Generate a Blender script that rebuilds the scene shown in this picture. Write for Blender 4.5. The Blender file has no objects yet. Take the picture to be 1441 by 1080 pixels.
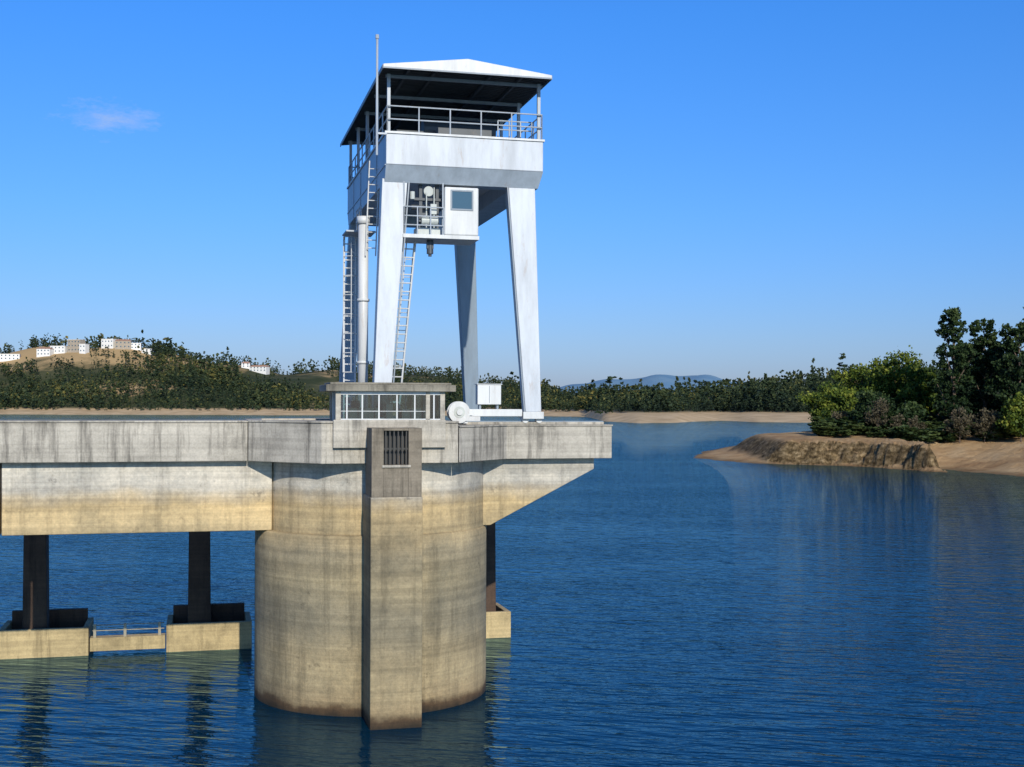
import bpy, math, random
import numpy as np
from mathutils import Vector
random.seed(3); rng=np.random.default_rng(7)
scene=bpy.context.scene
F=1750.0; H=11.3
# ------------------------------------------------------------------ materials
def newmat(name):
    m=bpy.data.materials.new(name); m.use_nodes=True
    nt=m.node_tree; b=nt.nodes['Principled BSDF']
    return m,nt,b
def N(nt,t,**kw):
    n=nt.nodes.new(t)
    for k,v in kw.items():
        setattr(n,k,v)
    return n
def ramp(nt,stops,interp='LINEAR'):
    r=nt.nodes.new('ShaderNodeValToRGB'); cr=r.color_ramp; cr.interpolation=interp
    while len(cr.elements)<len(stops): cr.elements.new(0.5)
    for e,(p,c) in zip(cr.elements,stops):
        e.position=p; e.color=(c[0],c[1],c[2],1) if hasattr(c,'__len__') else (c,c,c,1)
    return r
def noise(nt,vec,scale,detail=5,rough=0.6,mapscale=None):
    if mapscale:
        mp=N(nt,'ShaderNodeMapping'); mp.inputs['Scale'].default_value=mapscale
        nt.links.new(vec,mp.inputs['Vector']); vec=mp.outputs['Vector']
    n=N(nt,'ShaderNodeTexNoise'); n.inputs['Scale'].default_value=scale
    n.inputs['Detail'].default_value=detail; n.inputs['Roughness'].default_value=rough
    nt.links.new(vec,n.inputs['Vector']); return n
def mix(nt,a,b,fac,mode='MIX'):
    m=N(nt,'ShaderNodeMix',data_type='RGBA',blend_type=mode)
    for sock,v in ((m.inputs[6],a),(m.inputs[7],b),(m.inputs[0],fac)):
        if isinstance(v,bpy.types.NodeSocket): nt.links.new(v,sock)
        elif isinstance(v,(int,float)): sock.default_value=v
        else: sock.default_value=(*v,1)
    return m.outputs[2]
def bump(nt,b,h,strength=0.4,dist=0.02):
    bp=N(nt,'ShaderNodeBump'); bp.inputs['Strength'].default_value=strength; bp.inputs['Distance'].default_value=dist
    nt.links.new(h,bp.inputs['Height']); nt.links.new(bp.outputs[0],b.inputs['Normal'])
def math_(nt,op,a,b=None,c=None):
    m=N(nt,'ShaderNodeMath',operation=op)
    for i,v in enumerate((a,b,c)):
        if v is None: continue
        if isinstance(v,bpy.types.NodeSocket): nt.links.new(v,m.inputs[i])
        else: m.inputs[i].default_value=v
    return m.outputs[0]

def concrete_tide(name='tide_marked_concrete',mul=1.0):
    m,nt,b=newmat(name)
    tc=N(nt,'ShaderNodeTexCoord').outputs['Object']
    sep=N(nt,'ShaderNodeSeparateXYZ'); nt.links.new(tc,sep.inputs[0])
    n1=noise(nt,tc,0.8,6,0.6)
    z=math_(nt,'ADD',sep.outputs['Z'],math_(nt,'MULTIPLY',math_(nt,'SUBTRACT',n1.outputs[0],0.5),0.8))
    zf=math_(nt,'DIVIDE',z,12.0)
    st=[(0.0,(.03,.02,.01)),(.26,(.11,.065,.03)),(.48,(.40,.30,.165)),(1.2,(.44,.35,.20)),(2.2,(.39,.315,.185)),(3.2,(.29,.25,.165)),(4.0,(.32,.275,.18)),(4.8,(.38,.315,.19)),
        (5.9,(.34,.285,.18)),(6.4,(.47,.37,.21)),(7.5,(.60,.45,.235)),(7.9,(.57,.47,.32)),(8.2,(.58,.535,.45)),(9.2,(.60,.565,.49)),(10.6,(.40,.37,.31))]
    r=ramp(nt,[(p/12,tuple(mul*q for q in c)) for p,c in st]); nt.links.new(zf,r.inputs[0])
    bands=noise(nt,tc,1.0,4,0.7,(0.05,0.05,3.2))
    rb=ramp(nt,[(.35,.74),(.65,1.1)]); nt.links.new(bands.outputs[0],rb.inputs[0])
    c=mix(nt,r.outputs[0],rb.outputs[0],1.0,'MULTIPLY')
    streak=noise(nt,tc,1.0,6,0.7,(1.7,1.7,0.13))
    rs=ramp(nt,[(.32,.48),(.5,1.0),(.8,1.08)]); nt.links.new(streak.outputs[0],rs.inputs[0])
    c=mix(nt,c,rs.outputs[0],0.72,'MULTIPLY')
    blot=noise(nt,tc,0.35,9,0.75); rbl=ramp(nt,[(.36,(.54,.56,.58)),(.6,(1.08,1.05,1.0))]); nt.links.new(blot.outputs[0],rbl.inputs[0])
    c=mix(nt,c,rbl.outputs[0],0.88,'MULTIPLY')
    fine=noise(nt,tc,9,8,0.78); rf=ramp(nt,[(.3,.68),(.7,1.16)]); nt.links.new(fine.outputs[0],rf.inputs[0])
    c=mix(nt,c,rf.outputs[0],0.85,'MULTIPLY')
    spot=noise(nt,tc,1.3,7,0.72); rsp=ramp(nt,[(.62,1.0),(.70,.40)]); nt.links.new(spot.outputs[0],rsp.inputs[0])
    c=mix(nt,c,rsp.outputs[0],0.75,'MULTIPLY')
    w=N(nt,'ShaderNodeMath',operation='FRACT'); nt.links.new(math_(nt,'DIVIDE',sep.outputs['Z'],1.25),w.inputs[0])
    rw=ramp(nt,[(0,.78),(.02,.86),(.035,1),(1,1)]); nt.links.new(w.outputs[0],rw.inputs[0])
    c=mix(nt,c,rw.outputs[0],0.5,'MULTIPLY')
    nt.links.new(c,b.inputs['Base Color']); b.inputs['Roughness'].default_value=.9
    bump(nt,b,fine.outputs[0],.6,.035)
    return m
def concrete_weathered(name,base=(.46,.43,.36),dark=.45,rust=False):
    m,nt,b=newmat(name)
    tc=N(nt,'ShaderNodeTexCoord').outputs['Object']
    blot=noise(nt,tc,0.6,8,0.72); rb=ramp(nt,[(.32,.58),(.5,.92),(.68,1.12)]); nt.links.new(blot.outputs[0],rb.inputs[0])
    c=mix(nt,base,rb.outputs[0],1.0,'MULTIPLY')
    streak=noise(nt,tc,1.0,6,0.7,(3.0,3.0,0.25)); rs=ramp(nt,[(.34,dark),(.5,1.0)]); nt.links.new(streak.outputs[0],rs.inputs[0])
    c=mix(nt,c,rs.outputs[0],0.85,'MULTIPLY')
    board=noise(nt,tc,1.0,2,0.5,(.1,.1,7)); rbd=ramp(nt,[(.35,.82),(.65,1.06)]); nt.links.new(board.outputs[0],rbd.inputs[0])
    c=mix(nt,c,rbd.outputs[0],0.9,'MULTIPLY')
    fine=noise(nt,tc,14,8,0.75); rf=ramp(nt,[(.3,.72),(.7,1.14)]); nt.links.new(fine.outputs[0],rf.inputs[0])
    c=mix(nt,c,rf.outputs[0],0.8,'MULTIPLY')
    nt.links.new(c,b.inputs['Base Color']); b.inputs['Roughness'].default_value=.92
    bump(nt,b,fine.outputs[0],.5,.02); return m
def paint(name,col,rust=.25,rough=.45,metal=0.0):
    m,nt,b=newmat(name)
    tc=N(nt,'ShaderNodeTexCoord').outputs['Object']
    n=noise(nt,tc,1.0,7,0.7,(2.0,2.0,.35)); r=ramp(nt,[(.3,.70),(.6,1.03)]); nt.links.new(n.outputs[0],r.inputs[0])
    c=mix(nt,col,r.outputs[0],.8,'MULTIPLY')
    n2=noise(nt,tc,1.0,9,0.78,(3.0,3.0,.8)); r2=ramp(nt,[(.58,0),(.70,1)]); nt.links.new(n2.outputs[0],r2.inputs[0])
    f=math_(nt,'MULTIPLY',r2.outputs[0],rust)
    c=mix(nt,c,(.28,.17,.09),f)
    nt.links.new(c,b.inputs['Base Color']); b.inputs['Roughness'].default_value=rough; b.inputs['Metallic'].default_value=metal
    return m
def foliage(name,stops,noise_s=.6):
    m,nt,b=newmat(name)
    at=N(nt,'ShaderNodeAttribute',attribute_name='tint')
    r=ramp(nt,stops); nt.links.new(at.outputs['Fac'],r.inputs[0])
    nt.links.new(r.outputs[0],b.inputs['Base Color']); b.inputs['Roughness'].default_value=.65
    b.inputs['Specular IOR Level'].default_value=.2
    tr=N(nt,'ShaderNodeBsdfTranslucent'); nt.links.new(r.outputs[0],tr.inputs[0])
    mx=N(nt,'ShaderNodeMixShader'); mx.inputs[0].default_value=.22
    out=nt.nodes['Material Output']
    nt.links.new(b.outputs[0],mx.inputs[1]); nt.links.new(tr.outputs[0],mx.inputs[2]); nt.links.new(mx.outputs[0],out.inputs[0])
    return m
M_conc=concrete_tide()
M_fin=concrete_tide('tide_marked_concrete_fin',.84)
M_par=concrete_weathered('weathered_parapet_concrete',(.48,.44,.365),.33)
M_dark=concrete_weathered('stained_concrete',(.23,.195,.145),.38)
M_foot=concrete_weathered('footing_concrete',(.50,.385,.20),.55)
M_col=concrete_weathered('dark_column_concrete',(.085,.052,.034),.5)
M_paint=paint('crane_paint',(.49,.525,.56),.45)
M_pshade=paint('shaded_back_leg_paint',(.20,.26,.32),.4)  # crane paint darkened and blued, shade put into the back legs' colour
M_pside=paint('crane_shaded_side_paint',(.38,.44,.50),.4)  # darker copy of the crane paint, shade painted onto side faces and girders
M_white=paint('white_paint',(.58,.59,.58),.35)
M_grey=paint('grey_steel',(.20,.24,.28),.3)
M_rail=paint('rail_steel',(.38,.42,.46),.4)
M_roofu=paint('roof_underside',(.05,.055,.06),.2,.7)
M_mach=paint('dark_machinery',(.05,.06,.07),.4,.5)
M_machl=paint('light_machinery',(.45,.48,.45),.5,.5)
M_black=paint('grille_iron',(.03,.028,.025),.5,.6)
M_roofc=concrete_weathered('booth_roof_concrete',(.28,.255,.20),.45)
def glassmat():
    m,nt,b=newmat('window_glass')
    out=nt.nodes['Material Output']; nt.nodes.remove(b)
    t=N(nt,'ShaderNodeBsdfTransparent'); t.inputs[0].default_value=(.66,.77,.78,1)
    g=N(nt,'ShaderNodeBsdfGlossy'); g.inputs['Roughness'].default_value=.02
    fr=N(nt,'ShaderNodeFresnel'); fr.inputs[0].default_value=1.6
    mx=N(nt,'ShaderNodeMixShader')
    nt.links.new(fr.outputs[0],mx.inputs[0]); nt.links.new(t.outputs[0],mx.inputs[1]); nt.links.new(g.outputs[0],mx.inputs[2]); nt.links.new(mx.outputs[0],out.inputs[0])
    return m
M_glass=glassmat()
def tinted():
    m,nt,b=newmat('tinted_glass'); b.inputs['Base Color'].default_value=(.05,.10,.14,1); b.inputs['Roughness'].default_value=.08; return m
M_tint=tinted()
# ------------------------------------------------------------------ mesh builder
class MB:
    def __init__(s): s.v=[]; s.f=[]
    def hexa(s,b,t):
        i=len(s.v); s.v+=list(b)+list(t)
        s.f+=[(i+3,i+2,i+1,i),(i+4,i+5,i+6,i+7)]+[(i+k,i+(k+1)%4,i+4+(k+1)%4,i+4+k) for k in range(4)]
    def box(s,x0,x1,y0,y1,z0,z1):
        s.hexa([(x0,y0,z0),(x1,y0,z0),(x1,y1,z0),(x0,y1,z0)],[(x0,y0,z1),(x1,y0,z1),(x1,y1,z1),(x0,y1,z1)])
    def prism(s,poly,z0,z1):
        n=len(poly); i=len(s.v)
        s.v+=[(x,y,z0) for x,y in poly]+[(x,y,z1) for x,y in poly]
        s.f.append(tuple(i+k for k in reversed(range(n)))); s.f.append(tuple(i+n+k for k in range(n)))
        for k in range(n): s.f.append((i+k,i+(k+1)%n,i+n+(k+1)%n,i+n+k))
    def prism_xz(s,poly,y0,y1):
        n=len(poly); i=len(s.v)
        s.v+=[(x,y0,z) for x,z in poly]+[(x,y1,z) for x,z in poly]
        s.f.append(tuple(i+k for k in range(n))); s.f.append(tuple(i+n+k for k in reversed(range(n))))
        for k in range(n): s.f.append((i+(k+1)%n,i+k,i+n+k,i+n+(k+1)%n))
    def tube(s,p0,p1,r,n=8,r1=None,caps=True):
        if r1 is None: r1=r
        p0=Vector(p0); p1=Vector(p1); d=(p1-p0).normalized()
        a=d.orthogonal().normalized(); b=d.cross(a); i=len(s.v)
        for p,rr in ((p0,r),(p1,r1)):
            for k in range(n):
                an=2*math.pi*k/n; s.v.append(tuple(p+rr*(math.cos(an)*a+math.sin(an)*b)))
        for k in range(n): s.f.append((i+k,i+(k+1)%n,i+n+(k+1)%n,i+n+k))
        if caps: s.f.append(tuple(i+k for k in reversed(range(n)))); s.f.append(tuple(i+n+k for k in range(n)))
    def build(s,name,mat,parent=None,smooth=False,bevel=0):
        me=bpy.data.meshes.new(name); me.from_pydata([tuple(v) for v in s.v],[],s.f); me.validate()
        import bmesh
        bm=bmesh.new(); bm.from_mesh(me); bmesh.ops.recalc_face_normals(bm,faces=bm.faces); bm.to_mesh(me); bm.free()
        ob=bpy.data.objects.new(name,me); scene.collection.objects.link(ob); me.materials.append(mat)
        if parent: ob.parent=parent
        if smooth:
            for p in me.polygons: p.use_smooth=len(p.vertices)==4
        if bevel:
            md=ob.modifiers.new('b','BEVEL'); md.width=bevel; md.segments=2; md.limit_method='ANGLE'; md.angle_limit=.6
        return ob
A=math.radians(14)
def empty(name,ds=0,dt=0):
    e=bpy.data.objects.new(name,None); scene.collection.objects.link(e)
    e.location=(-5.55+ds*math.cos(A)-dt*math.sin(A),49.4+ds*math.sin(A)+dt*math.cos(A),0); e.rotation_euler=(0,0,A); return e
# ------------------------------------------------------------------ intake tower
tw=empty('water_intake_tower')
b=MB(); R=4.55; n=128
rings=[(R,-3),(R,0),(R,1.5),(R,3),(R,5),(R,6.45),(R-.05,6.52)]
for r,z in rings:
    for k in range(n):
        a=2*math.pi*k/n; b.v.append((r*math.cos(a),r*math.sin(a),z))
for j in range(len(rings)-1):
    for k in range(n): b.f.append((j*n+k,j*n+(k+1)%n,(j+1)*n+(k+1)%n,(j+1)*n+k))
b.f.append(tuple((len(rings)-1)*n+k for k in range(n)))
b.build('lower_shaft',M_conc,tw,smooth=True)
b=MB(); r=4.38
for z in (6.50,7.5,8.4,9.13):
    for k in range(n):
        a=2*math.pi*k/n; b.v.append((.12+r*math.cos(a),r*math.sin(a),z))
for j in range(3):
    for k in range(n): b.f.append((j*n+k,j*n+(k+1)%n,(j+1)*n+(k+1)%n,(j+1)*n+k))
b.build('upper_shaft',M_conc,tw,smooth=True)
b=MB(); b.box(-.89,.93,-6.37,-4.2,-3,8.05); b.build('guide_fin',M_fin,tw,bevel=.04)
b=MB()
b.box(-.86,-.44,-6.34,-4.7,8.052,10.45); b.box(.43,.90,-6.34,-4.7,8.052,10.45)
b.box(-.438,.428,-6.34,-4.7,8.052,9.17); b.box(-.438,.428,-6.34,-4.7,10.36,10.448); b.box(-.438,.428,-5.9,-4.7,9.172,10.358)
b.build('fin_head',M_dark,tw,bevel=.012)
b=MB()
b.box(-.43,.42,-5.93,-5.905,9.175,10.355)
for k in range(6):
    x=-.36+k*.145; b.box(x-.022,x+.022,-6.28,-6.24,9.17,10.36)
b.box(-.43,.42,-6.235,-6.2,9.7,9.76); b.build('grille',M_black,tw)
b=MB(); b.box(-.5,.5,-6.40,-6.345,9.08,9.165); b.build('grille_sill',M_par,tw,bevel=.01)
b=MB(); ZB=9.15
b.prism([(-4.9,-2.2),(-2.45,-4.85),(2.5,-4.85),(2.5,3.9),(1.5,4.7),(-2.5,4.7),(-4.9,2.2)],ZB,10.60); b.build('deck_slab',M_par,tw,bevel=.03)
b=MB(); b.prism([(-4.9,-2.25),(-2.47,-4.90),(2.52,-4.90),(2.52,3.95),(1.5,4.74),(-2.5,4.74),(-4.9,2.24)],10.602,10.67); b.build('deck_coping',M_par,tw,bevel=.01)
b=MB(); b.box(-2.05,2.0,-5.04,-4.905,9.72,10.72); b.build('deck_front_panel',M_par,tw,bevel=.02)
# bridge
br=empty('access_bridge')
b=MB(); b.box(-13.55,-4.92,-2.2,.2,ZB,10.58); b.box(-60,-13.58,-2.2,.2,ZB,10.58); b.build('bridge_deck',M_par,br,bevel=.03)
b=MB(); b.box(-60,-4.91,-2.25,.25,10.585,10.65); b.build('bridge_coping',M_par,br,bevel=.01)
b=MB(); b.box(-13.5,-4.0,-1.75,-.3,6.53,ZB-.003); b.box(-60,-13.6,-1.75,-.3,6.53,ZB-.003); b.build('bridge_girder',M_conc,br,bevel=.03)
b=MB(); b.prism([(2.53,-4.85),(4.95,-2.25),(9.26,-2.25),(9.26,.2),(2.53,.2)],ZB+.01,10.44); b.build('cantilever_deck',M_par,br,bevel=.03)
b=MB(); b.prism([(2.54,-4.89),(4.97,-2.29),(9.29,-2.29),(9.29,.22),(2.54,.22)],10.443,10.50); b.build('cantilever_coping',M_par,br,bevel=.01)
b=MB(); b.prism_xz([(3.5,ZB+.006),(3.5,6.55),(4.42,6.55),(8.68,8.72),(8.68,ZB+.006)],-1.75,-.3); b.build('cantilever_haunch',M_conc,br,bevel=.03)
# rear support
rs=empty('crane_runway_support')
b=MB(); b.box(-60,8.4,9.7,11.3,8.7,10.35); b.build('runway_beam',M_par,rs,bevel=.03)
b=MB(); f=MB(); fd=MB()
for c in (-35.2,-28.1,-20.95,-13.8,-6.65,6.2):
    x0,x1=(c-1.45,c+2.35) if c<0 else (4.2,8.0)
    cc=c+(.0 if c<0 else .7)
    b.hexa([(cc-.52,9.9,.9),(cc+.52,9.9,.9),(cc+.52,10.9,.9),(cc-.52,10.9,.9)],[(cc-.45,9.9,8.7),(cc+.45,9.9,8.7),(cc+.45,10.9,8.7),(cc-.45,10.9,8.7)])
    f.box(x0,x1,9.2,9.45,-2,1.25); f.box(x0,x0+.25,9.452,12.0,-2,1.25); f.box(x1-.25,x1,9.452,12.0,-2,1.25)
    fd.box(x0+.252,x1-.252,9.452,11.7,-2,.75); fd.box(x0+.252,x1-.252,11.702,12.0,-2,1.7)
b.build('runway_columns',M_col,rs,bevel=.03); f.build('column_footings',M_foot,rs,bevel=.03); fd.build('footing_interior',M_col,rs)  # dark interior colour stands in for shade inside the open footings
wk=empty('footing_walkway')
b=MB(); b.box(-11.4,-8.15,9.3,9.9,.15,.75); b.box(-18.5,-15.3,9.3,9.9,.15,.75); b.build('walkway_beam',M_foot,wk,bevel=.02)
b=MB()
for x in (-11.2,-9.9,-8.4,-18.2,-16.9,-15.5): b.box(x-.06,x+.06,9.4,9.52,.75,1.35)
for z in (1.05,1.3):
    b.tube((-11.3,9.46,z),(-8.2,9.46,z),.022); b.tube((-18.4,9.46,z),(-15.3,9.46,z),.022)
b.build('walkway_railing',paint('dull_steel',(.30,.27,.20),.5),wk)
# ------------------------------------------------------------------ booth
bo=empty('control_booth',.05,.45)
b=MB(); b.box(-2.36,2.32,-5.5,-2.9,11.74,11.98); b.box(-2.2,2.18,-5.35,-3.05,11.982,12.06); b.build('roof_slab',M_roofc,bo,bevel=.02)
b=MB(); b.box(-2.0,-1.82,-5.3,-5.12,10.67,11.74); b.box(1.78,1.95,-5.3,-5.12,10.67,11.74); b.box(-2.0,-1.82,-3.3,-3.12,10.67,11.74); b.box(1.78,1.95,-3.3,-3.12,10.67,11.74)
b.box(1.25,1.4,-5.29,-5.15,10.67,11.74)
b.build('corner_posts',M_par,bo)
b=MB()
for x in (-1.6,-1.05,-.45,.2,.85,1.55):
    b.box(x-.025,x+.025,-5.27,-5.21,10.67,11.735); b.box(x-.025,x+.025,-3.24,-3.18,10.67,11.735)
for y in (-4.7,-3.9):
    for x in (-1.95,1.87): b.box(x-.03,x+.03,y-.03,y+.03,10.67,11.735)
b.box(-1.82,1.78,-5.28,-5.2,11.62,11.735); b.box(-1.82,1.78,-5.29,-5.2,10.67,10.76); b.box(-1.82,1.24,-5.26,-5.22,11.02,11.04)
b.build('window_frames',M_white,bo)
b=MB(); b.box(-1.82,1.78,-5.245,-5.235,10.78,11.60); b.box(-1.82,1.78,-3.215,-3.205,10.7,11.735); b.box(-1.915,-1.905,-5.12,-3.3,10.7,11.735); b.box(1.865,1.875,-5.12,-3.3,10.7,11.735); b.build('window_panes',M_glass,bo)
b=MB(); b.box(-1.5,-.3,-4.3,-3.7,10.68,11.15); b.box(-.1,.15,-4.6,-4.4,10.68,11.3); b.box(.5,1.3,-4.5,-3.8,10.68,11.1); b.box(-1.3,-1.0,-4.2,-3.9,11.15,11.4); b.build('interior_desks',M_mach,bo)
# ------------------------------------------------------------------ crane
DS,DT=.10,.6
cr=empty('gantry_crane',DS,DT)
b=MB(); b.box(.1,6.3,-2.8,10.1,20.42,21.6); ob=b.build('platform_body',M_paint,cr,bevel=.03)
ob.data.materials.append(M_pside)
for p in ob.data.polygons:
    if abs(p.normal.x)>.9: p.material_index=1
b=MB()
def loop(x0,x1,y0,y1,z): return [(x0,y0,z),(x1,y0,z),(x1,y1,z),(x0,y1,z)]
L=[loop(.1,6.3,-2.8,10.1,20.415),loop(.1,6.2,-2.4,9.7,19.82),loop(1.1,5.2,-1.7,9.1,19.82),loop(1.1,5.2,-1.7,9.1,20.415)]
for l in L: b.v+=l
for j in range(3):
    for k in range(4): b.f.append((j*4+k,j*4+(k+1)%4,(j+1)*4+(k+1)%4,(j+1)*4+k))
b.build('platform_girders',M_pside,cr)
b=MB(); b.box(.05,6.35,-2.85,-2.7,21.6,21.68); b.box(.05,.2,-2.698,10.1,21.6,21.68); b.box(6.2,6.35,-2.698,10.1,21.6,21.68); b.build('platform_kerb',M_white,cr)
b=MB()
for y in (-.2,2.4,5.0,7.6): b.box(.07,.098,y-.04,y+.04,19.85,21.59)
b.box(.07,.098,-2.7,10.0,20.40,20.44)
b.build('girder_stiffeners',M_pside,cr)
def leg(b,sb,st,tb,tt):
    b.hexa([(sb[0],tb[0],11.0),(sb[1],tb[0],11.0),(sb[1],tb[1],11.0),(sb[0],tb[1],11.0)],[(st[0],tt[0],19.95),(st[1],tt[0],19.95),(st[1],tt[1],19.95),(st[0],tt[1],19.95)])
b=MB(); leg(b,(-.36,.28),(.02,1.0),(-2.8,-2.25),(-2.38,-1.72)); leg(b,(5.62,6.26),(5.0,6.08),(-2.8,-2.25),(-2.38,-1.72)); b.build('front_legs',M_paint,cr,bevel=.02)
b=MB(); leg(b,(-.36,.28),(.12,1.0),(9.6,10.15),(9.12,9.72)); leg(b,(5.85,6.5),(5.2,6.18),(9.6,10.15),(9.12,9.72)); b.build('back_legs',M_pshade,cr,bevel=.02)
b=MB()
def flange(x_b,x_t,tb,tt):
    b.hexa([(x_b-.05,tb-.05,11.0),(x_b,tb-.05,11.0),(x_b,tb+.02,11.0),(x_b-.05,tb+.02,11.0)],[(x_t-.05,tt-.05,19.82),(x_t,tt-.05,19.82),(x_t,tt+.02,19.82),(x_t-.05,tt+.02,19.82)])
flange(5.60,4.98,-2.77,-2.4); flange(.36,1.07,-2.77,-2.4)
b.build('leg_flanges',M_grey,cr)
b=MB()
for (x,y,zz) in ((-.05,-2.53,10.78),(5.94,-2.53,10.72)):
    b.box(x-.42,x+.42,y-.3,y+.3,zz,11.0)
    for dx in (-.28,.28): b.tube((x+dx,y-.12,zz-.03),(x+dx,y+.12,zz-.03),.14,14)
for (x,y) in ((-.05,9.9),(6.15,9.9)):
    b.box(x-.42,x+.42,y-.3,y+.3,10.4,11.0)
b.box(3.3,5.5,-2.75,-2.45,10.82,11.10)
b.build('bogies',M_white,cr,bevel=.02)
rr_=empty('crane_rail_track',DS,DT)
b=MB(); b.box(-4.5,2.4,-2.57,-2.49,10.672,10.73); b.box(2.5,8.9,-2.62,-2.44,10.502,10.6); b.box(-30,8.0,9.3,9.4,10.352,10.40); b.build('rail_plinth',M_par,rr_)
b=MB(); b.box(2.5,8.9,-2.55,-2.50,10.602,10.64); b.build('rail_head',M_grey,rr_)
b=MB()
def railing(p,q,z0,hs=(.5,1.0),step=1.05,r=.028):
    p=Vector((*p,0)); q=Vector((*q,0)); n=max(1,round((q-p).length/step))
    for k in range(n+1):
        c=p.lerp(q,k/n); b.tube((c.x,c.y,z0),(c.x,c.y,z0+hs[-1]),r,6)
    for h in hs: b.tube((p.x,p.y,z0+h),(q.x,q.y,z0+h),r,6)
railing((.15,-2.75),(6.25,-2.75),21.66,step=1.3); railing((.15,-2.75),(.15,10.0),21.66,step=1.3); railing((6.25,-2.75),(6.25,10.0),21.66,step=1.3)
railing((.15,10.0),(6.25,10.0),21.66,step=1.3)
railing((4.8,-1.4),(6.2,-1.4),21.6,(.35,.7,1.05),.45)
b.build('platform_railing',M_rail,cr)
b=MB()
for x in (.22,6.16):
    for y in (-2.6,.6,3.7,6.9,9.9): b.box(x-.06,x+.06,y-.06,y+.06,21.6,23.9)
b.build('roof_posts',M_rail,cr)
b=MB()
for y in (-2.6,.6,3.7,6.9,9.9): b.box(.1,6.3,y-.04,y+.04,23.76,23.88)
b.build('roof_beams',M_grey,cr)
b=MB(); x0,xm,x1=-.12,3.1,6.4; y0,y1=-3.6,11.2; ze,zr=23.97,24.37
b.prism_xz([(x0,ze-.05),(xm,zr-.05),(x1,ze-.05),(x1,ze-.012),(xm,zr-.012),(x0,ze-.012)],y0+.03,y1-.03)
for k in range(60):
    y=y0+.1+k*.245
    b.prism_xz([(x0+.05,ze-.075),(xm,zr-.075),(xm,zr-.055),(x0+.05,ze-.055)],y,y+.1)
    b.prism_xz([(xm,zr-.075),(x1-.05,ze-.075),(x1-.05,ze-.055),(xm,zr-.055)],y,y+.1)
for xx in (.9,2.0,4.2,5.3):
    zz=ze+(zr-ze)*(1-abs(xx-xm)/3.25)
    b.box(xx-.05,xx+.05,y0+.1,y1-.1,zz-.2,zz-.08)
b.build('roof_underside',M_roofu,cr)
b=MB(); b.prism_xz([(x0,ze-.01),(xm,zr-.01),(x1,ze-.01),(x1,ze+.03),(xm,zr+.03),(x0,ze+.03)],y0,y1)
b.prism_xz([(x0,ze-.06),(x1,ze-.06),(x1,ze+.035),(xm,zr+.035),(x0,ze+.035)],y0-.03,y0-.002)
b.build('roof_sheet',M_white,cr)
b=MB(); b.box(x0-.03,x0-.002,y0,y1,ze-.12,ze+.03); b.box(x1+.002,x1+.03,y0,y1,ze-.12,ze+.03); b.box(x0,x1,y0-.04,y0-.002,ze-.12,ze-.062); b.build('roof_gutters',M_grey,cr)
b=MB(); b.box(1.0,5.0,2.0,8.0,21.6,22.4); b.box(.8,1.9,-.8,1.2,21.6,22.2); b.box(2.4,4.6,-1.2,.6,21.6,22.3); b.tube((2.0,.2,22.45),(5.0,.2,22.45),.45,20); b.box(1.2,5.0,8.2,9.4,21.6,23.3)
b.build('hoist_machinery',M_mach,cr,bevel=.02)
b=MB(); b.box(1.0,1.6,-1.6,-1.3,21.6,21.85); b.box(2.2,2.4,-1.7,-1.4,21.6,21.9); b.tube((3.0,-1.6,21.8),(3.5,-1.6,21.8),.14,14); b.build('hoist_motors',M_machl,cr,bevel=.02)
b=MB(); b.tube((-.28,-3.0,20.7),(-.28,-3.0,25.1),.045,8); b.tube((-.28,-3.0,25.1),(-.28,-3.0,25.25),.07,8); b.box(-.3,.1,-3.0,-2.9,21.5,21.57); b.build('antenna_mast',M_rail,cr)
# cabin
b=MB(); zc0,zc1=17.85,19.72
b.box(2.43,3.78,-2.5,-.9,zc0,zc1)
b.build('operator_cabin',M_white,cr,bevel=.05)
b=MB(); b.box(2.72,3.5,-2.512,-2.503,18.88,19.55); b.box(2.418,2.427,-2.2,-1.2,18.88,19.52); b.build('cabin_window',M_tint,cr)
b=MB(); b.box(2.66,2.72,-2.53,-2.505,18.82,19.61); b.box(3.5,3.56,-2.53,-2.505,18.82,19.61); b.box(2.722,3.498,-2.53,-2.505,19.55,19.61); b.box(2.722,3.498,-2.53,-2.505,18.82,18.88); b.build('cabin_window_frame',M_grey,cr)
b=MB(); b.box(.8,3.8,-2.55,-.8,17.69,17.84); b.build('cabin_platform',M_white,cr,bevel=.01)
b=MB(); railing((.85,-2.5),(2.4,-2.5),17.84,(.35,.7,1.05),.5,.025); railing((.85,-2.5),(.85,-.9),17.84,(.35,.7,1.05),.5,.025)
for x in (.85,2.38): b.tube((x,-2.4,17.7),(x,-2.4,19.9),.035,6)
b.build('cabin_platform_railing',M_rail,cr)
b=MB(); b.box(1.5,1.62,-2.1,-1.9,18.0,20.2); b.box(2.15,2.27,-2.1,-1.9,18.0,20.2); b.box(1.3,2.35,-2.15,-1.8,19.2,19.3); b.tube((1.2,-2.0,18.95),(2.3,-2.0,18.95),.10,14); b.box(1.45,1.8,-2.3,-1.9,18.35,18.7); b.build('hoist_frame',M_mach,cr)
b=MB(); b.tube((1.85,-2.25,19.55),(1.85,-2.05,19.55),.2,18); b.tube((1.55,-2.25,18.4),(2.2,-2.25,18.4),.17,16); b.box(1.35,2.3,-2.3,-1.7,17.85,18.12); b.tube((1.2,-2.3,19.2),(1.2,-2.3,19.5),.1,10); b.box(1.9,2.15,-2.35,-2.0,18.65,19.05); b.tube((1.75,-2.3,18.1),(1.75,-2.3,19.5),.03,6); b.tube((2.05,-2.3,18.1),(2.05,-2.3,19.7),.03,6); b.build('hoist_gear',M_machl,cr,bevel=.02)
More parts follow.
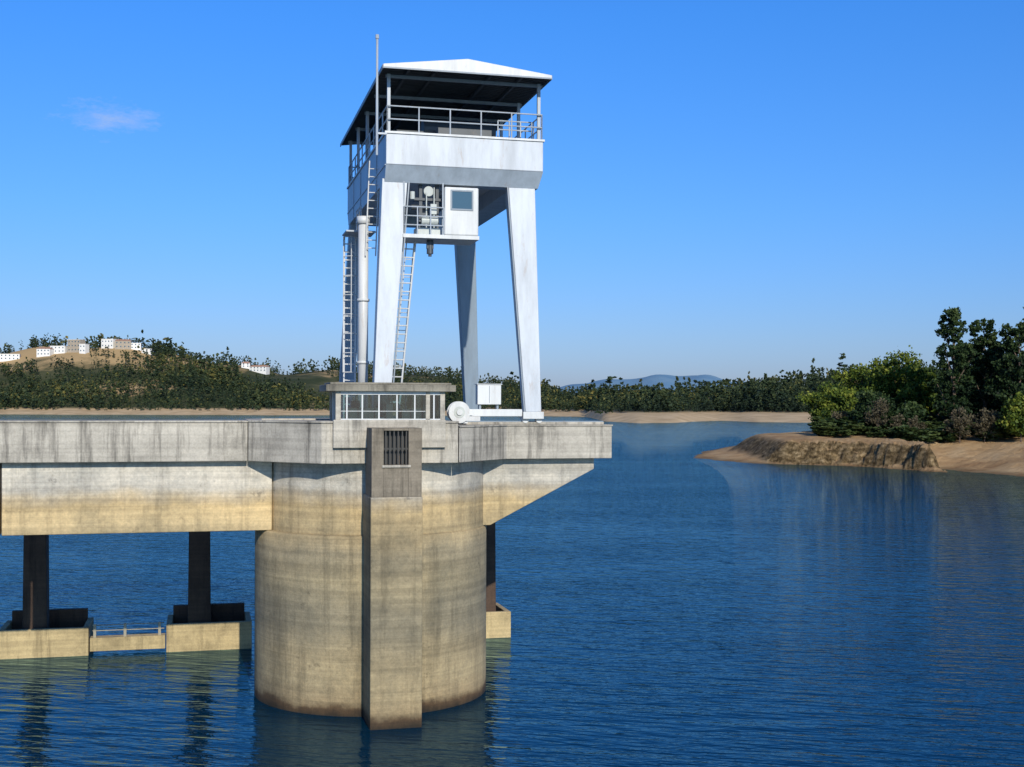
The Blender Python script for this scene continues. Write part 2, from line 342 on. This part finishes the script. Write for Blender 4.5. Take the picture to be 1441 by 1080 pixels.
b=MB(); b.tube((1.95,-2.0,17.15),(1.95,-2.0,17.69),.13,12); b.tube((1.95,-2.0,17.05),(1.95,-2.0,17.2),.07,10); b.box(1.82,2.08,-2.1,-1.9,17.35,17.6); b.build('hook_block',M_mach,cr)
# ladders
def ladder(b,p0,p1,w,rung=.3,r=.028,side=(1,0,0)):
    p0=Vector(p0);p1=Vector(p1);s=Vector(side)*w
    b.tube(p0,p1,r,6); b.tube(p0+s,p1+s,r,6)
    n=int((p1-p0).length/rung)
    for k in range(1,n):
        c=p0.lerp(p1,k/n); b.tube(c,c+s,r*.75,6)
b=MB(); ladder(b,(.28,-1.6,10.68),(.95,-1.6,17.7),.5,.33,.036)
ladder(b,(.52,-1.25,10.68),(1.15,-1.25,17.7),.3,.66,.022)
ladder(b,(-.35,-.3,17.2),(-.2,-.3,21.0),.4,.3)
b.build('inclined_ladder',M_white,cr)
b=MB(); ladder(b,(-.92,2.2,10.6),(-.92,2.2,18.3),.47,.33,.036)
for k in range(8):
    z=12.6+k*.8
    pts=[(-.92,2.2),(-1.0,1.8),(-.7,1.55),(-.4,1.8),(-.45,2.2)]
    for p,q in zip(pts,pts[1:]): b.tube((*p,z),(*q,z),.02,5)
for p in ((-1.0,1.8),(-.7,1.55),(-.4,1.8)): b.tube((*p,12.6),(*p,18.2),.02,5)
b.build('caged_ladder',M_white,cr)
b=MB(); b.box(-1.0,.2,.8,2.3,18.3,18.36); railing((-.4,.8),(-.4,2.3),18.36,(.5,1.0),.7); b.build('ladder_landing',M_rail,cr)
b=MB(); b.tube((-.40,0,10.6),(-.40,0,18.5),.20,20); b.tube((-.40,0,18.5),(-.40,0,18.8),.26,20); b.tube((-.40,0,15.4),(-.40,0,15.5),.25,20); b.tube((-.40,0,12.9),(-.40,0,13.0),.25,20); b.build('vertical_pipe',M_white,cr,smooth=True)
e=empty('cable_reel',DS,DT); b=MB()
b.tube((2.95,-2.95,10.98),(2.95,-2.88,10.98),.42,28); b.tube((2.95,-2.62,10.98),(2.95,-2.55,10.98),.42,28); b.tube((2.95,-2.9,10.98),(2.95,-2.6,10.98),.27,20); b.tube((2.95,-3.02,10.98),(2.95,-2.9,10.98),.12,14)
b.box(2.6,3.3,-2.85,-2.65,10.55,10.61); b.box(3.2,3.5,-2.8,-2.6,10.86,11.06); b.build('reel_drum',M_white,e)
b=MB(); b.tube((2.95,-2.965,10.98),(2.95,-2.955,10.98),.22,20); b.build('reel_hub',M_machl,e)
e=empty('electrical_cabinet',DS,DT); b=MB(); b.box(3.72,4.66,-2.7,-2.3,11.28,12.05); b.box(3.68,4.70,-2.74,-2.26,12.052,12.09); b.build('cabinet_box',M_white,e,bevel=.02)
b=MB(); b.box(4.18,4.2,-2.712,-2.702,11.34,12.0); b.box(3.8,3.88,-2.6,-2.4,11.102,11.28); b.box(4.5,4.58,-2.6,-2.4,11.102,11.28); b.build('cabinet_details',M_grey,e)
# ------------------------------------------------------------------ terrain
def sm(x): x=np.clip(x,0,1); return x*x*(3-2*x)
US=[-1500,-400,0,460,620,770,825,850,900,950,1010,1060,1140,1400,3000]
YS=[ 800,1000,1160,1190,1200,1180,1130,820,750,790,880,830,800,800,600]
UR=[-1500,-300,0,60,120,180,240,300,345,400,450,490,600,680,720,760,800,850,900,1000,1060,1180,1300,1600,3000]
VR=[ 470, 475,497,488,487,483,490,506,514,526,518,514,526,541,537,546,557,559,561,557,547,539,534,505,480]
YR=[1400,1450,1500,1500,1500,1500,1500,1500,1500,1500,1550,1600,1700,1800,1800,1800,1800,1500,1350,1250,1200,1150,1150,1150,1100]
def terr(x,y):
    x=np.asarray(x,float); y=np.asarray(y,float)
    u=720+F*x/y
    ys=np.interp(u,US,YS)+8*np.sin(u*.045)+5*np.sin(u*.11+1)
    vr=np.interp(u,UR,VR); yr=np.interp(u,UR,YR)
    zr=H+(569+(u-720)*.0035-vr)*yr/F-3
    d=y-ys
    left=sm((800-u)/80)
    bw=38*left+120*(1-left); bz=4.0*left+6.0*(1-left)
    z=np.where(d<0,np.maximum(d*.06,-3),bz*np.clip(d/bw,0,1)**.8)
    t=(d-bw)/np.maximum(yr-ys-bw,50)
    z=z+np.where(t>0,(zr-bz)*(.55*np.clip(t,0,1)+.45*sm(t)),0)
    z=z+np.where(t>0.03,1,0)*np.clip(t,0,1)*(2.5*np.sin(x*.021+y*.013)+1.6*np.sin(x*.05-y*.03))
    back=np.clip((y-yr)/600,0,1); z=z-back*(zr-2)*.6*(z>0)
    far=np.exp(-((u-955)/75)**2)*84+np.exp(-((u-1060)/70)**2)*48+np.exp(-((u-815)/55)**2)*58+np.exp(-((u-885)/50)**2)*36+np.exp(-((u-1250)/200)**2)*30+np.exp(-((u-300)/400)**2)*30
    z=z+far*np.exp(-((y-4000)/500)**2)*(1+.06*np.sin(u*.09))
    return z
def fastmesh(name,V,Fa,mat,tint=None,smooth=False,matidx=None,mats=None):
    me=bpy.data.meshes.new(name); V=np.asarray(V,np.float32); Fa=np.asarray(Fa,np.int32); k=Fa.shape[1]
    me.vertices.add(len(V)); me.vertices.foreach_set('co',V.ravel())
    me.loops.add(Fa.size); me.loops.foreach_set('vertex_index',Fa.ravel())
    me.polygons.add(len(Fa)); me.polygons.foreach_set('loop_start',np.arange(len(Fa),dtype=np.int32)*k); me.polygons.foreach_set('loop_total',np.full(len(Fa),k,np.int32))
    if smooth: me.polygons.foreach_set('use_smooth',np.ones(len(Fa),bool))
    for m in (mats or [mat]): me.materials.append(m)
    if matidx is not None: me.polygons.foreach_set('material_index',np.asarray(matidx,np.int32))
    if tint is not None:
        a=me.attributes.new('tint','FLOAT','POINT'); a.data.foreach_set('value',np.asarray(tint,np.float32))
    me.update(calc_edges=True); me.validate()
    ob=bpy.data.objects.new(name,me); scene.collection.objects.link(ob); return ob
def gridfaces(nr,nc):
    i=np.arange(nr-1)[:,None]*nc+np.arange(nc-1)[None,:]; i=i.ravel()
    return np.stack([i,i+1,i+1+nc,i+nc],1)
rows=np.concatenate([[1,100,300,500,560],np.arange(600,1900,7),np.arange(1900,2500,40),np.arange(2500,6000,90),[8000,14000]]).astype(float)
cols=np.arange(-1500,3001,7.0)
KU,YY=np.meshgrid((cols-720)/F,rows); XX=KU*YY; ZZ=terr(XX,YY); ZZ[rows<590,:]=-3
def groundmat():
    m,nt,b=newmat('hillside_ground')
    g=N(nt,'ShaderNodeNewGeometry').outputs['Position']
    sep=N(nt,'ShaderNodeSeparateXYZ'); nt.links.new(g,sep.inputs[0])
    n=noise(nt,g,.012,7,.65); r=ramp(nt,[(.45,(.035,.045,.02)),(.58,(.08,.08,.04)),(.65,(.36,.25,.13))]); nt.links.new(n.outputs[0],r.inputs[0])
    n2=noise(nt,g,.06,6,.7); r2=ramp(nt,[(.3,(.36,.25,.13)),(.7,(.62,.46,.27))]); nt.links.new(n2.outputs[0],r2.inputs[0])
    zz=math_(nt,'ADD',sep.outputs['Z'],math_(nt,'MULTIPLY',n2.outputs[0],3.0))
    rz=ramp(nt,[(0.0,0),(.22,0),(.28,1)]); nt.links.new(math_(nt,'DIVIDE',zz,30.0),rz.inputs[0])
    c=mix(nt,r2.outputs[0],r.outputs[0],rz.outputs[0])
    n5=noise(nt,g,.02,5,.7)
    rt=ramp(nt,[(.57,0),(.66,1)]); nt.links.new(math_(nt,'ADD',math_(nt,'DIVIDE',sep.outputs['Z'],130.0),math_(nt,'MULTIPLY',n5.outputs[0],.4)),rt.inputs[0])
    c=mix(nt,c,(.42,.29,.14),rt.outputs[0])
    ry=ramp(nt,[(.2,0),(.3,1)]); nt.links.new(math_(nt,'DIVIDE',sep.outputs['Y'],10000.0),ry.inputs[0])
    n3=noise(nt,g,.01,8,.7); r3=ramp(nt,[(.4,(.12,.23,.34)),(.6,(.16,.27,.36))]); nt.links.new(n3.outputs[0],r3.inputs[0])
    c=mix(nt,c,r3.outputs[0],ry.outputs[0])  # far hills blended to blue-grey, distance haze painted into the colour
    nt.links.new(c,b.inputs['Base Color']); b.inputs['Roughness'].default_value=.95; b.inputs['Specular IOR Level'].default_value=.1
    return m
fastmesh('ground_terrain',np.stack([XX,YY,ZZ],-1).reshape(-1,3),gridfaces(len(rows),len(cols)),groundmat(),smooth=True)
PP=np.array([(39,264),(42,252),(47,240),(53,236),(58,234),(63,231),(67,224),(71,214),(73.5,210),(75.0,216),(76.5,220),(78,211),(82,199),(92,180),(110,160),(150,140),(360,120),(360,700),(160,560),(115,470),(85,400),(60,340),(46,300),(41,278)],float)
def sdist(x,y):
    d=np.full(x.shape,1e9); ins=np.zeros(x.shape,bool)
    for i in range(len(PP)):
        a=PP[i]; c=PP[(i+1)%len(PP)]; e=c-a
        t=np.clip(((x-a[0])*e[0]+(y-a[1])*e[1])/(e@e),0,1)
        d=np.minimum(d,np.hypot(x-a[0]-t*e[0],y-a[1]-t*e[1]))
        cond=((a[1]>y)!=(c[1]>y))
        xi=a[0]+(y-a[1])*e[0]/(e[1] if e[1]!=0 else 1e-9)
        ins^=cond&(x<xi)
    return np.where(ins,d,-d)
def pen(x,y):
    x=np.asarray(x,float); y=np.asarray(y,float)
    d=sdist(x,y)+.7*np.sin(x*.9+y*.4)*np.sin(y*.7)+.35*np.sin(x*2.3+1)*np.sin(y*2.1+x)
    steep=sm((x-48)/6)*sm((77-x)/3)*sm((300-y)/30)
    dd=np.maximum(d,0)
    zs=.5*sm(dd/1.5)+2.2*sm((dd-1.2)/1.0)+1.7*sm((dd-2.0)/1.4)+np.minimum(np.maximum(dd-4,0)*.055,2.6)
    zg=np.minimum(dd*.11,3.2)+np.minimum(np.maximum(dd-25,0)*.05,3.0)
    zm=4.2*sm(dd/22)+np.minimum(np.maximum(dd-15,0)*.05,2.6)
    rgt=sm((x-72)/6)
    zf=zg*(1-rgt)+zm*rgt
    z=steep*zs+(1-steep)*zf
    z=z+steep*(dd<6)*(dd>.3)*(.25*np.sin(x*3.1+y*1.7)+.2*np.sin(x*5.3-y*4.1))
    z=z+np.where(dd>4,.12*np.sin(x*.7)*np.sin(y*.5+x*.2),0)
    return np.where(d<0,np.maximum(d*.25,-3),z)
xs=np.concatenate([np.arange(32,95,.5),np.arange(95,360,3.0)]); ys_=np.concatenate([np.arange(120,190,2.0),np.arange(190,285,.5),np.arange(285,700,4.0)])
PX,PY=np.meshgrid(xs,ys_); PZ=pen(PX,PY)
def penmat():
    m,nt,b=newmat('peninsula_soil')
    ge=N(nt,'ShaderNodeNewGeometry'); g=ge.outputs['Position']
    sepn=N(nt,'ShaderNodeSeparateXYZ'); nt.links.new(ge.outputs['Normal'],sepn.inputs[0])
    sep=N(nt,'ShaderNodeSeparateXYZ'); nt.links.new(g,sep.inputs[0])
    n=noise(nt,g,.15,8,.7); r=ramp(nt,[(.3,(.36,.21,.10)),(.5,(.54,.35,.175)),(.7,(.64,.46,.26))]); nt.links.new(n.outputs[0],r.inputs[0])
    v=N(nt,'ShaderNodeTexVoronoi'); v.inputs['Scale'].default_value=1.0
    mp=N(nt,'ShaderNodeMapping'); mp.inputs['Scale'].default_value=(.7,.7,1.6); nt.links.new(g,mp.inputs[0]); nt.links.new(mp.outputs[0],v.inputs['Vector'])
    n2=noise(nt,g,.9,8,.8)
    rr=ramp(nt,[(.38,(.06,.04,.02)),(.5,(.27,.185,.09)),(.62,(.52,.38,.21))]); nt.links.new(n2.outputs[0],rr.inputs[0])
    rv=ramp(nt,[(0,1.15),(.7,.5)]); nt.links.new(v.outputs['Distance'],rv.inputs[0])
    rock=mix(nt,rr.outputs[0],rv.outputs[0],1.0,'MULTIPLY')
    rs_=ramp(nt,[(.76,1),(.92,0)]); nt.links.new(sepn.outputs['Z'],rs_.inputs[0])
    c=mix(nt,r.outputs[0],rock,rs_.outputs[0])
    rw=ramp(nt,[(0,.5),(.02,.65),(.05,1)]); nt.links.new(math_(nt,'DIVIDE',sep.outputs['Z'],8.0),rw.inputs[0])
    c=mix(nt,c,rw.outputs[0],1.0,'MULTIPLY')
    n4=noise(nt,g,.12,6,.7)
    rg=ramp(nt,[(.60,0),(.74,1)]); nt.links.new(math_(nt,'ADD',math_(nt,'DIVIDE',sep.outputs['Z'],12.0),math_(nt,'MULTIPLY',n4.outputs[0],.3)),rg.inputs[0])
    c=mix(nt,c,(.14,.11,.05),rg.outputs[0])
    nt.links.new(c,b.inputs['Base Color']); b.inputs['Roughness'].default_value=.95; b.inputs['Specular IOR Level'].default_value=.1
    bump(nt,b,n2.outputs[0],1.0,.9); return m
fastmesh('peninsula_ground',np.stack([PX,PY,PZ],-1).reshape(-1,3),gridfaces(len(ys_),len(xs)),penmat(),smooth=True)
# ------------------------------------------------------------------ water
def watermat():
    m,nt,b=newmat('lake_water')
    g=N(nt,'ShaderNodeNewGeometry').outputs['Position']
    mpr=N(nt,'ShaderNodeMapping'); mpr.inputs['Rotation'].default_value=(0,0,math.radians(12)); nt.links.new(g,mpr.inputs[0]); gr=mpr.outputs[0]
    n0=noise(nt,gr,1.0,2,.5,(.28,.95,1)); n1=noise(nt,gr,1.0,2,.5,(.8,2.6,1)); n2=noise(nt,gr,1.0,2,.5,(2.6,7.0,1)); n3=noise(nt,g,1.0,3,.6,(.02,.05,1))
    h=math_(nt,'ADD',math_(nt,'MULTIPLY',n1.outputs[0],.8),math_(nt,'MULTIPLY',n2.outputs[0],.24))
    r3=ramp(nt,[(.35,.55),(.65,1.15)]); nt.links.new(n3.outputs[0],r3.inputs[0])
    h=math_(nt,'MULTIPLY',h,r3.outputs[0])
    h=math_(nt,'ADD',h,math_(nt,'MULTIPLY',n0.outputs[0],1.3))
    bp=N(nt,'ShaderNodeBump'); bp.inputs['Strength'].default_value=1.0; bp.inputs['Distance'].default_value=.085; nt.links.new(h,bp.inputs['Height'])
    out=nt.nodes['Material Output']; nt.nodes.remove(b)
    d=N(nt,'ShaderNodeBsdfDiffuse'); d.inputs[0].default_value=(.001,.022,.050,1)
    gl=N(nt,'ShaderNodeBsdfGlossy'); gl.inputs['Roughness'].default_value=.01; gl.inputs[0].default_value=(.44,.68,.74,1)
    fr=N(nt,'ShaderNodeFresnel'); fr.inputs[0].default_value=1.36
    for s in (gl,fr): nt.links.new(bp.outputs[0],s.inputs['Normal'])
    mx=N(nt,'ShaderNodeMixShader'); nt.links.new(fr.outputs[0],mx.inputs[0]); nt.links.new(d.outputs[0],mx.inputs[1]); nt.links.new(gl.outputs[0],mx.inputs[2]); nt.links.new(mx.outputs[0],out.inputs[0])
    return m
b=MB(); b.v=[(-9000,-400,0),(9000,-400,0),(9000,9000,0),(-9000,9000,0)]; b.f=[(0,1,2,3)]; b.build('lake_water',watermat())
# ------------------------------------------------------------------ foliage
def leaves(C,Rr,n,size,tintc):
    C=np.repeat(C,n,0); Rr=np.repeat(Rr,n,0); T=np.repeat(tintc,n)
    N_=len(C); d=rng.normal(size=(N_,3)); d/=np.linalg.norm(d,axis=1)[:,None]
    P=C+d*(Rr*(.3+.9*rng.random(N_)))[:,None]*np.array([1,1,.8])
    a=rng.normal(size=(N_,3)); a/=np.linalg.norm(a,axis=1)[:,None]
    q=rng.normal(size=(N_,3)); bb=np.cross(a,q); bb/=np.linalg.norm(bb,axis=1)[:,None]
    s=(size*(.5+.8*rng.random(N_)))[:,None]; a=a*s; bb=bb*s*.7
    V=np.stack([P-a,P-bb*.8,P+a,P+bb],1).reshape(-1,3)
    Fq=np.arange(N_*4).reshape(-1,4)
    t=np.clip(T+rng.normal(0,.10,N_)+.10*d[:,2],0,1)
    return V,Fq,np.repeat(t,4)
def crown_centers(kind,h,w,nc):
    if kind=='round':
        d=rng.normal(size=(nc,3)); d/=np.linalg.norm(d,axis=1)[:,None]
        rr=rng.random(nc)**.45
        C=d*rr[:,None]*np.array([w*.42,w*.42,h*.40])+np.array([0,0,h*.55])
        C[:,0]+=.12*w*np.sin(C[:,2]*1.3)
        Rr=w*(.07+.08*rng.random(nc))
    elif kind=='tall':
        f=rng.random(nc)**.95; z=h*(.05+.93*f)
        prof=w*.5*(.30+.70*np.sin(np.pi*np.clip((1-f)*.72+.10,0,1)))*(.9+.18*np.sin(z*1.1+w))
        an=rng.random(nc)*6.28; r=prof*rng.random(nc)**.45
        C=np.stack([r*np.cos(an),r*np.sin(an),z],1); C[:,0]+=.05*w*np.sin(z*.5)
        Rr=w*(.06+.09*rng.random(nc))*(1-.35*f)
    else:
        f=rng.random(nc)**1.2; z=h*(.12+.88*f); r=w*.5*(1-f)*rng.random(nc)**.4; an=rng.random(nc)*6.28
        C=np.stack([r*np.cos(an),r*np.sin(an),z],1); Rr=w*(.06+.14*(1-f))
    return C,Rr
def tubeN(p0,p1,r0,r1,n=6):
    m=MB(); m.tube(p0,p1,r0,n,r1,caps=False); return np.array(m.v),np.array(m.f)
M_bark=concrete_weathered('tree_bark',(.14,.10,.07),.5)
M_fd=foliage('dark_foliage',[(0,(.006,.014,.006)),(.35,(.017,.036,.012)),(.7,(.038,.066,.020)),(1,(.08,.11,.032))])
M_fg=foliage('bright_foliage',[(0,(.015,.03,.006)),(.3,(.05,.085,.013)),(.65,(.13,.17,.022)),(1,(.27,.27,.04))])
M_fb=foliage('dry_scrub',[(0,(.04,.035,.02)),(.5,(.10,.085,.05)),(1,(.18,.15,.09))])
def tree(name,x,y,h,w,kind,mat,nc=70,nl=70,size=.42):
    z0=float(pen(np.array([x]),np.array([y]))[0])-.2
    C,Rr=crown_centers(kind,h,w,nc)
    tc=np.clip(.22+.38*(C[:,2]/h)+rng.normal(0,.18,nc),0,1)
    V,Fq,T=leaves(C,Rr,nl,size,tc)
    Vs=[V];Fs=[Fq];Ts=[T];mi=[np.zeros(len(Fq),int)]; off=len(V)
    segs=[((0,0,0),(w*.02,0,h*.35),h*.017,h*.013),((w*.02,0,h*.35),(-w*.01,w*.02,h*.9),h*.013,h*.003)]
    for k in range(0,nc,max(1,nc//12)):
        c=C[k]; segs.append(((w*.01,0,max(h*.15,c[2]-.3*h*rng.random()-.05*h)),tuple(c),h*.006,h*.002))
    for s in segs:
        v,f=tubeN(*s); Vs.append(v);Fs.append(f+off);Ts.append(np.zeros(len(v)));mi.append(np.ones(len(f),int));off+=len(v)
    V=np.concatenate(Vs)
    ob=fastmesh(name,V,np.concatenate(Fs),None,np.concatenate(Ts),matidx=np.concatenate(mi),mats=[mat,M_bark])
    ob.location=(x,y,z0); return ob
def at(u,y): return (u-720)/F*y,y
for u,y,h,w in [(1341,252,26.5,8),(1385,256,24,8.5),(1434,246,23,10),(1466,250,27,11),(1362,262,19,9),(1410,262,19,10),(1505,240,22,9),(1560,236,24,10),(1620,225,22,9)]:
    x,y=at(u,y); tree('eucalyptus_tree',x,y,h,w,'tall',M_fd,230,42,.34)
for u,y,h,w,mt in [(1258,276,19,16,M_fg),(1212,288,16,14,M_fg),(1298,268,15.5,10,M_fg),(1165,318,13,13,M_fg),(1190,270,10,10,M_fg),(1228,256,9,9,M_fd),(1436,232,9.5,8,M_fg),(1318,290,16,11,M_fd),(1395,285,15,12,M_fd),(1275,254,7.5,8,M_fd)]:
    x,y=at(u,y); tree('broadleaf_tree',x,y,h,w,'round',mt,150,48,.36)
for u,y,h,w in [(1235,246,8.5,5.5),(1262,246,6,4.5),(1290,246,5,4.5),(1350,236,7.5,5.5),(1385,236,7,6),(1190,262,5,6)]:
    x,y=at(u,y); tree('dry_shrub',x,y,h,w,'round',M_fb,60,35,.2)
def forest(name,pts,hs,ws,kinds,mat,npro,nc,nl,sizefac,tb):
    protos=[]
    for k in range(npro):
        kd=kinds[k%len(kinds)]; C,Rr=crown_centers(kd,1.0,.45,nc)
        V,Fq,T=leaves(C,Rr,nl,sizefac,np.clip(.25+.4*C[:,2]+rng.normal(0,.12,nc),0,1)); protos.append((V,T))
    Vs=[];Ts=[]
    for (x,y,z),h,w,t in zip(pts,hs,ws,tb):
        V,T=protos[rng.integers(npro)]; a=rng.random()*6.28; ca,sa=math.cos(a),math.sin(a)
        X=(V[:,0]*ca-V[:,1]*sa)*w/.45; Y=(V[:,0]*sa+V[:,1]*ca)*w/.45
        Vs.append(np.stack([X+x,Y+y,V[:,2]*h+z],1)); Ts.append(np.clip(T+t,0,1))
    V=np.concatenate(Vs); return fastmesh(name,V,np.arange(len(V)).reshape(-1,4),mat,np.concatenate(Ts))
M_far=foliage('far_forest_foliage',[(0,(.014,.028,.019)),(.35,(.028,.048,.025)),(.6,(.052,.075,.031)),(.85,(.09,.105,.038)),(1,(.20,.17,.045))])  # ramp leans bluish: slight distance haze mixed into the foliage colour
def clear_mask(u,y,z):
    m=np.zeros(u.shape,bool)
    m|=(u>-60)&(u<122)&(y>1395)&(y<1490); m|=(u>135)&(u<215)&(y>1435)&(y<1495); m|=(u>335)&(u<475)&(y>1385)&(y<1505)&(np.sin(u*.13)+np.sin(y*.05)>-1.2)
    m|=(u>-40)&(u<125)&(np.sin(u*.09+y*.02)>.6)&(y>1330)
    m|=(u>400)&(u<475)&(y>1330)&(np.sin(u*.08+y*.03)>-.2)
    return m
def scatter(u0,u1,n,ylo,yhi,hmin,hmax,zmin):
    u=rng.uniform(u0,u1,n); y=rng.uniform(0,1,n)
    Ys=np.interp(u,US,YS)+ylo; Yr=np.interp(u,UR,YR)+yhi; y=Ys+(Yr-Ys)*y
    x=(u-720)/F*y; z=terr(x,y); keep=(z>zmin)&~clear_mask(u,y,z); x,y,z,u=x[keep],y[keep],z[keep],u[keep]
    dens=np.sin(x*.03+2)*np.sin(y*.04)+.6*np.sin(x*.011-y*.02); keep=rng.random(len(x))<np.clip(.9+.35*dens,.4,1); x,y,z=x[keep],y[keep],z[keep]
    h=(hmin+(hmax-hmin)*rng.random(len(x))**1.6)*(1+.3*np.sin(x*.023)*np.sin(y*.017)+.15*np.sin(x*.071)); h[rng.random(len(x))<.05]*=1.45; w=h*rng.uniform(.32,.7,len(x))
    t=rng.normal(0,.12,len(x))+.2*np.sin(x*.025+y*.01)*np.sin(y*.03+1); t[rng.random(len(x))<.006]+=.6
    return np.stack([x,y,z-.4],1),h,w,t
p,h,w,t=scatter(-450,860,14500,32,50,5.5,15,3.8); forest('distant_pine_forest',p,h,w,['round','cone','tall','cone'],M_far,12,9,6,.075,t)
p,h,w,t=scatter(760,1600,5600,105,60,6.5,18,5.6); forest('far_shore_forest',p,h,w,['round','cone','tall','cone'],M_far,12,14,8,.055,t-.03)
pts=[];hs=[]
for u in (28,45,62,68,75,82,255,262,338,345,377,386,392,413,418,447,455,462,470):
    y=1500.; x=(u-720)/F*y; pts.append((x,y,float(terr(x,y))-.5)); hs.append(rng.uniform(12,19))
forest('skyline_pine_trees',pts,hs,[h*.4 for h in hs],['tall'],M_far,5,16,8,.06,[-.1]*len(pts))
n=420; u=rng.uniform(1190,1900,n); y=rng.uniform(290,520,n); x=(u-720)/F*y; z=pen(x,y); k=z>3.0; x,y,z=x[k],y[k],z[k]
h=rng.uniform(8,14,len(x)); forest('peninsula_woodland',np.stack([x,y,z],1),h,h*.7,['round','tall'],M_fd,8,34,22,.045,rng.normal(.05,.15,len(x)))
n=260; u=rng.uniform(1150,1460,n); y=rng.uniform(236,275,n); x=(u-720)/F*y; d=sdist(x,y); z=pen(x,y); k=(d>12)&(z>3.0); x,y,z=x[k],y[k],z[k]
h=rng.uniform(1.5,4.2,len(x)); forest('undergrowth_bushes',np.stack([x,y,z-.2],1),h,h*1.3,['round'],M_fd,6,22,22,.07,rng.normal(.25,.22,len(x)))
# ------------------------------------------------------------------ houses
M_hw=paint('house_render_white',(.74,.73,.69),.05,.8); M_hs=concrete_weathered('house_stone',(.42,.36,.28),.7); M_hr=paint('house_roof_tile',(.40,.22,.14),.1,.8)
def house(u,y,w,h,d,mat,flat=True,zoff=1,storeys=2):
    x=(u-720)/F*y; z=float(terr(x,y))+zoff
    e=bpy.data.objects.new('hillside_house',None); scene.collection.objects.link(e); e.location=(x,y,z); e.rotation_euler=(0,0,rng.uniform(-.3,.3))
    b=MB(); b.box(-w/2,w/2,0,d,-5,h); b.build('walls',mat,e)
    b=MB()
    if flat: b.box(-w/2-.3,w/2+.3,-.3,d+.3,h+.01,h+.35); b.build('roof',M_hw,e)
    else:
        hh=h+.01; b.v=[(-w/2-.4,-.4,hh),(w/2+.4,-.4,hh),(w/2+.4,d+.4,hh),(-w/2-.4,d+.4,hh),(-w/2+2,d/2,hh+2),(w/2-2,d/2,hh+2)]; b.f=[(0,1,5,4),(1,2,5),(2,3,4,5),(3,0,4),(3,2,1,0)]; b.build('roof',M_hr,e)
    b=MB(); n=max(2,int(w/4))
    for s in range(storeys):
        for k in range(n):
            cx=-w/2+(k+.5)*w/n; zz=h*(s+.35)/storeys; b.box(cx-.7,cx+.7,-.05,.1,zz,zz+1.5)
    b.build('windows',M_tint,e)
for a in [(-20,1440,22,7,10,M_hw,True),(10,1440,26,7,10,M_hw,True),(60,1440,16,8,10,M_hw,False),(80,1450,18,8,10,M_hw,True),(103,1450,17,14,10,M_hs,True,1,3),(115,1440,8,10,8,M_hw,True),
          (150,1470,16,10,10,M_hw,True),(172,1465,18,9,10,M_hs,False),(190,1470,12,7,9,M_hw,True),(206,1460,14,5,8,M_hw,True),(345,1480,10,5,8,M_hw,False),(362,1470,22,6,9,M_hw,False)]:
    house(*a)
# ------------------------------------------------------------------ world, sun, camera
el=math.radians(26); az=math.radians(16.0)
sd=Vector((math.sin(az)*math.cos(el),-math.cos(az)*math.cos(el),math.sin(el)))
w=bpy.data.worlds.new('World'); scene.world=w; w.use_nodes=True; nt=w.node_tree; bg=nt.nodes['Background']
sky=N(nt,'ShaderNodeTexSky'); sky.sky_type='NISHITA'; sky.sun_disc=False; sky.sun_elevation=el; sky.sun_rotation=math.radians(180)-az
sky.air_density=1.0; sky.dust_density=.6; sky.ozone_density=2.5; sky.altitude=100
tc=N(nt,'ShaderNodeTexCoord').outputs['Generated']
sp=N(nt,'ShaderNodeSeparateXYZ'); nt.links.new(tc,sp.inputs[0])
rt=ramp(nt,[(0,(.215,.26,.46)),(.05,(.21,.285,.48)),(.15,(.175,.335,.57)),(.3,(.135,.375,.70)),(.6,(.15,.31,.58)),(1,(.15,.30,.55))]); nt.links.new(sp.outputs['Z'],rt.inputs[0])
sc=N(nt,'ShaderNodeVectorMath',operation='SCALE'); nt.links.new(rt.outputs[0],sc.inputs[0]); sc.inputs['Scale'].default_value=2.35
skyc=mix(nt,sky.outputs[0],sc.outputs[0],1.0,'MULTIPLY')
cd=Vector((-.322,1,.228)).normalized()
vs=N(nt,'ShaderNodeVectorMath',operation='SUBTRACT'); nt.links.new(tc,vs.inputs[0]); vs.inputs[1].default_value=cd
vm=N(nt,'ShaderNodeVectorMath',operation='MULTIPLY'); nt.links.new(vs.outputs[0],vm.inputs[0]); vm.inputs[1].default_value=(24,24,75)
ln=N(nt,'ShaderNodeVectorMath',operation='LENGTH'); nt.links.new(vm.outputs[0],ln.inputs[0])
nn=noise(nt,tc,34,7,.7,(1,1,2.8))
cm=math_(nt,'SUBTRACT',math_(nt,'MULTIPLY',nn.outputs[0],1.6),math_(nt,'ADD',math_(nt,'MULTIPLY',ln.outputs['Value'],.5),.36))
cm=math_(nt,'MULTIPLY',math_(nt,'MAXIMUM',math_(nt,'MINIMUM',cm,1.0),0.0),.9)
c=mix(nt,skyc,(4.6,5.4,7.2),cm)
nt.links.new(c,bg.inputs[0]); bg.inputs[1].default_value=.105
sun=bpy.data.lights.new('sun','SUN'); sun.energy=4.5; sun.angle=math.radians(.5); sun.color=(1,.93,.80)
so=bpy.data.objects.new('sun',sun); scene.collection.objects.link(so); so.rotation_euler=sd.to_track_quat('Z','Y').to_euler(); so.location=(0,-50,80)
cam=bpy.data.cameras.new('camera'); co=bpy.data.objects.new('camera',cam); scene.collection.objects.link(co)
co.location=(0,0,H); co.rotation_euler=(math.radians(90),math.radians(-.2),0); cam.sensor_width=36; cam.lens=36*F/1441; cam.shift_y=29/1441
cam.clip_start=.1; cam.clip_end=30000; scene.camera=co
scene.view_settings.view_transform='Standard'; scene.view_settings.look='None'; scene.view_settings.exposure=0
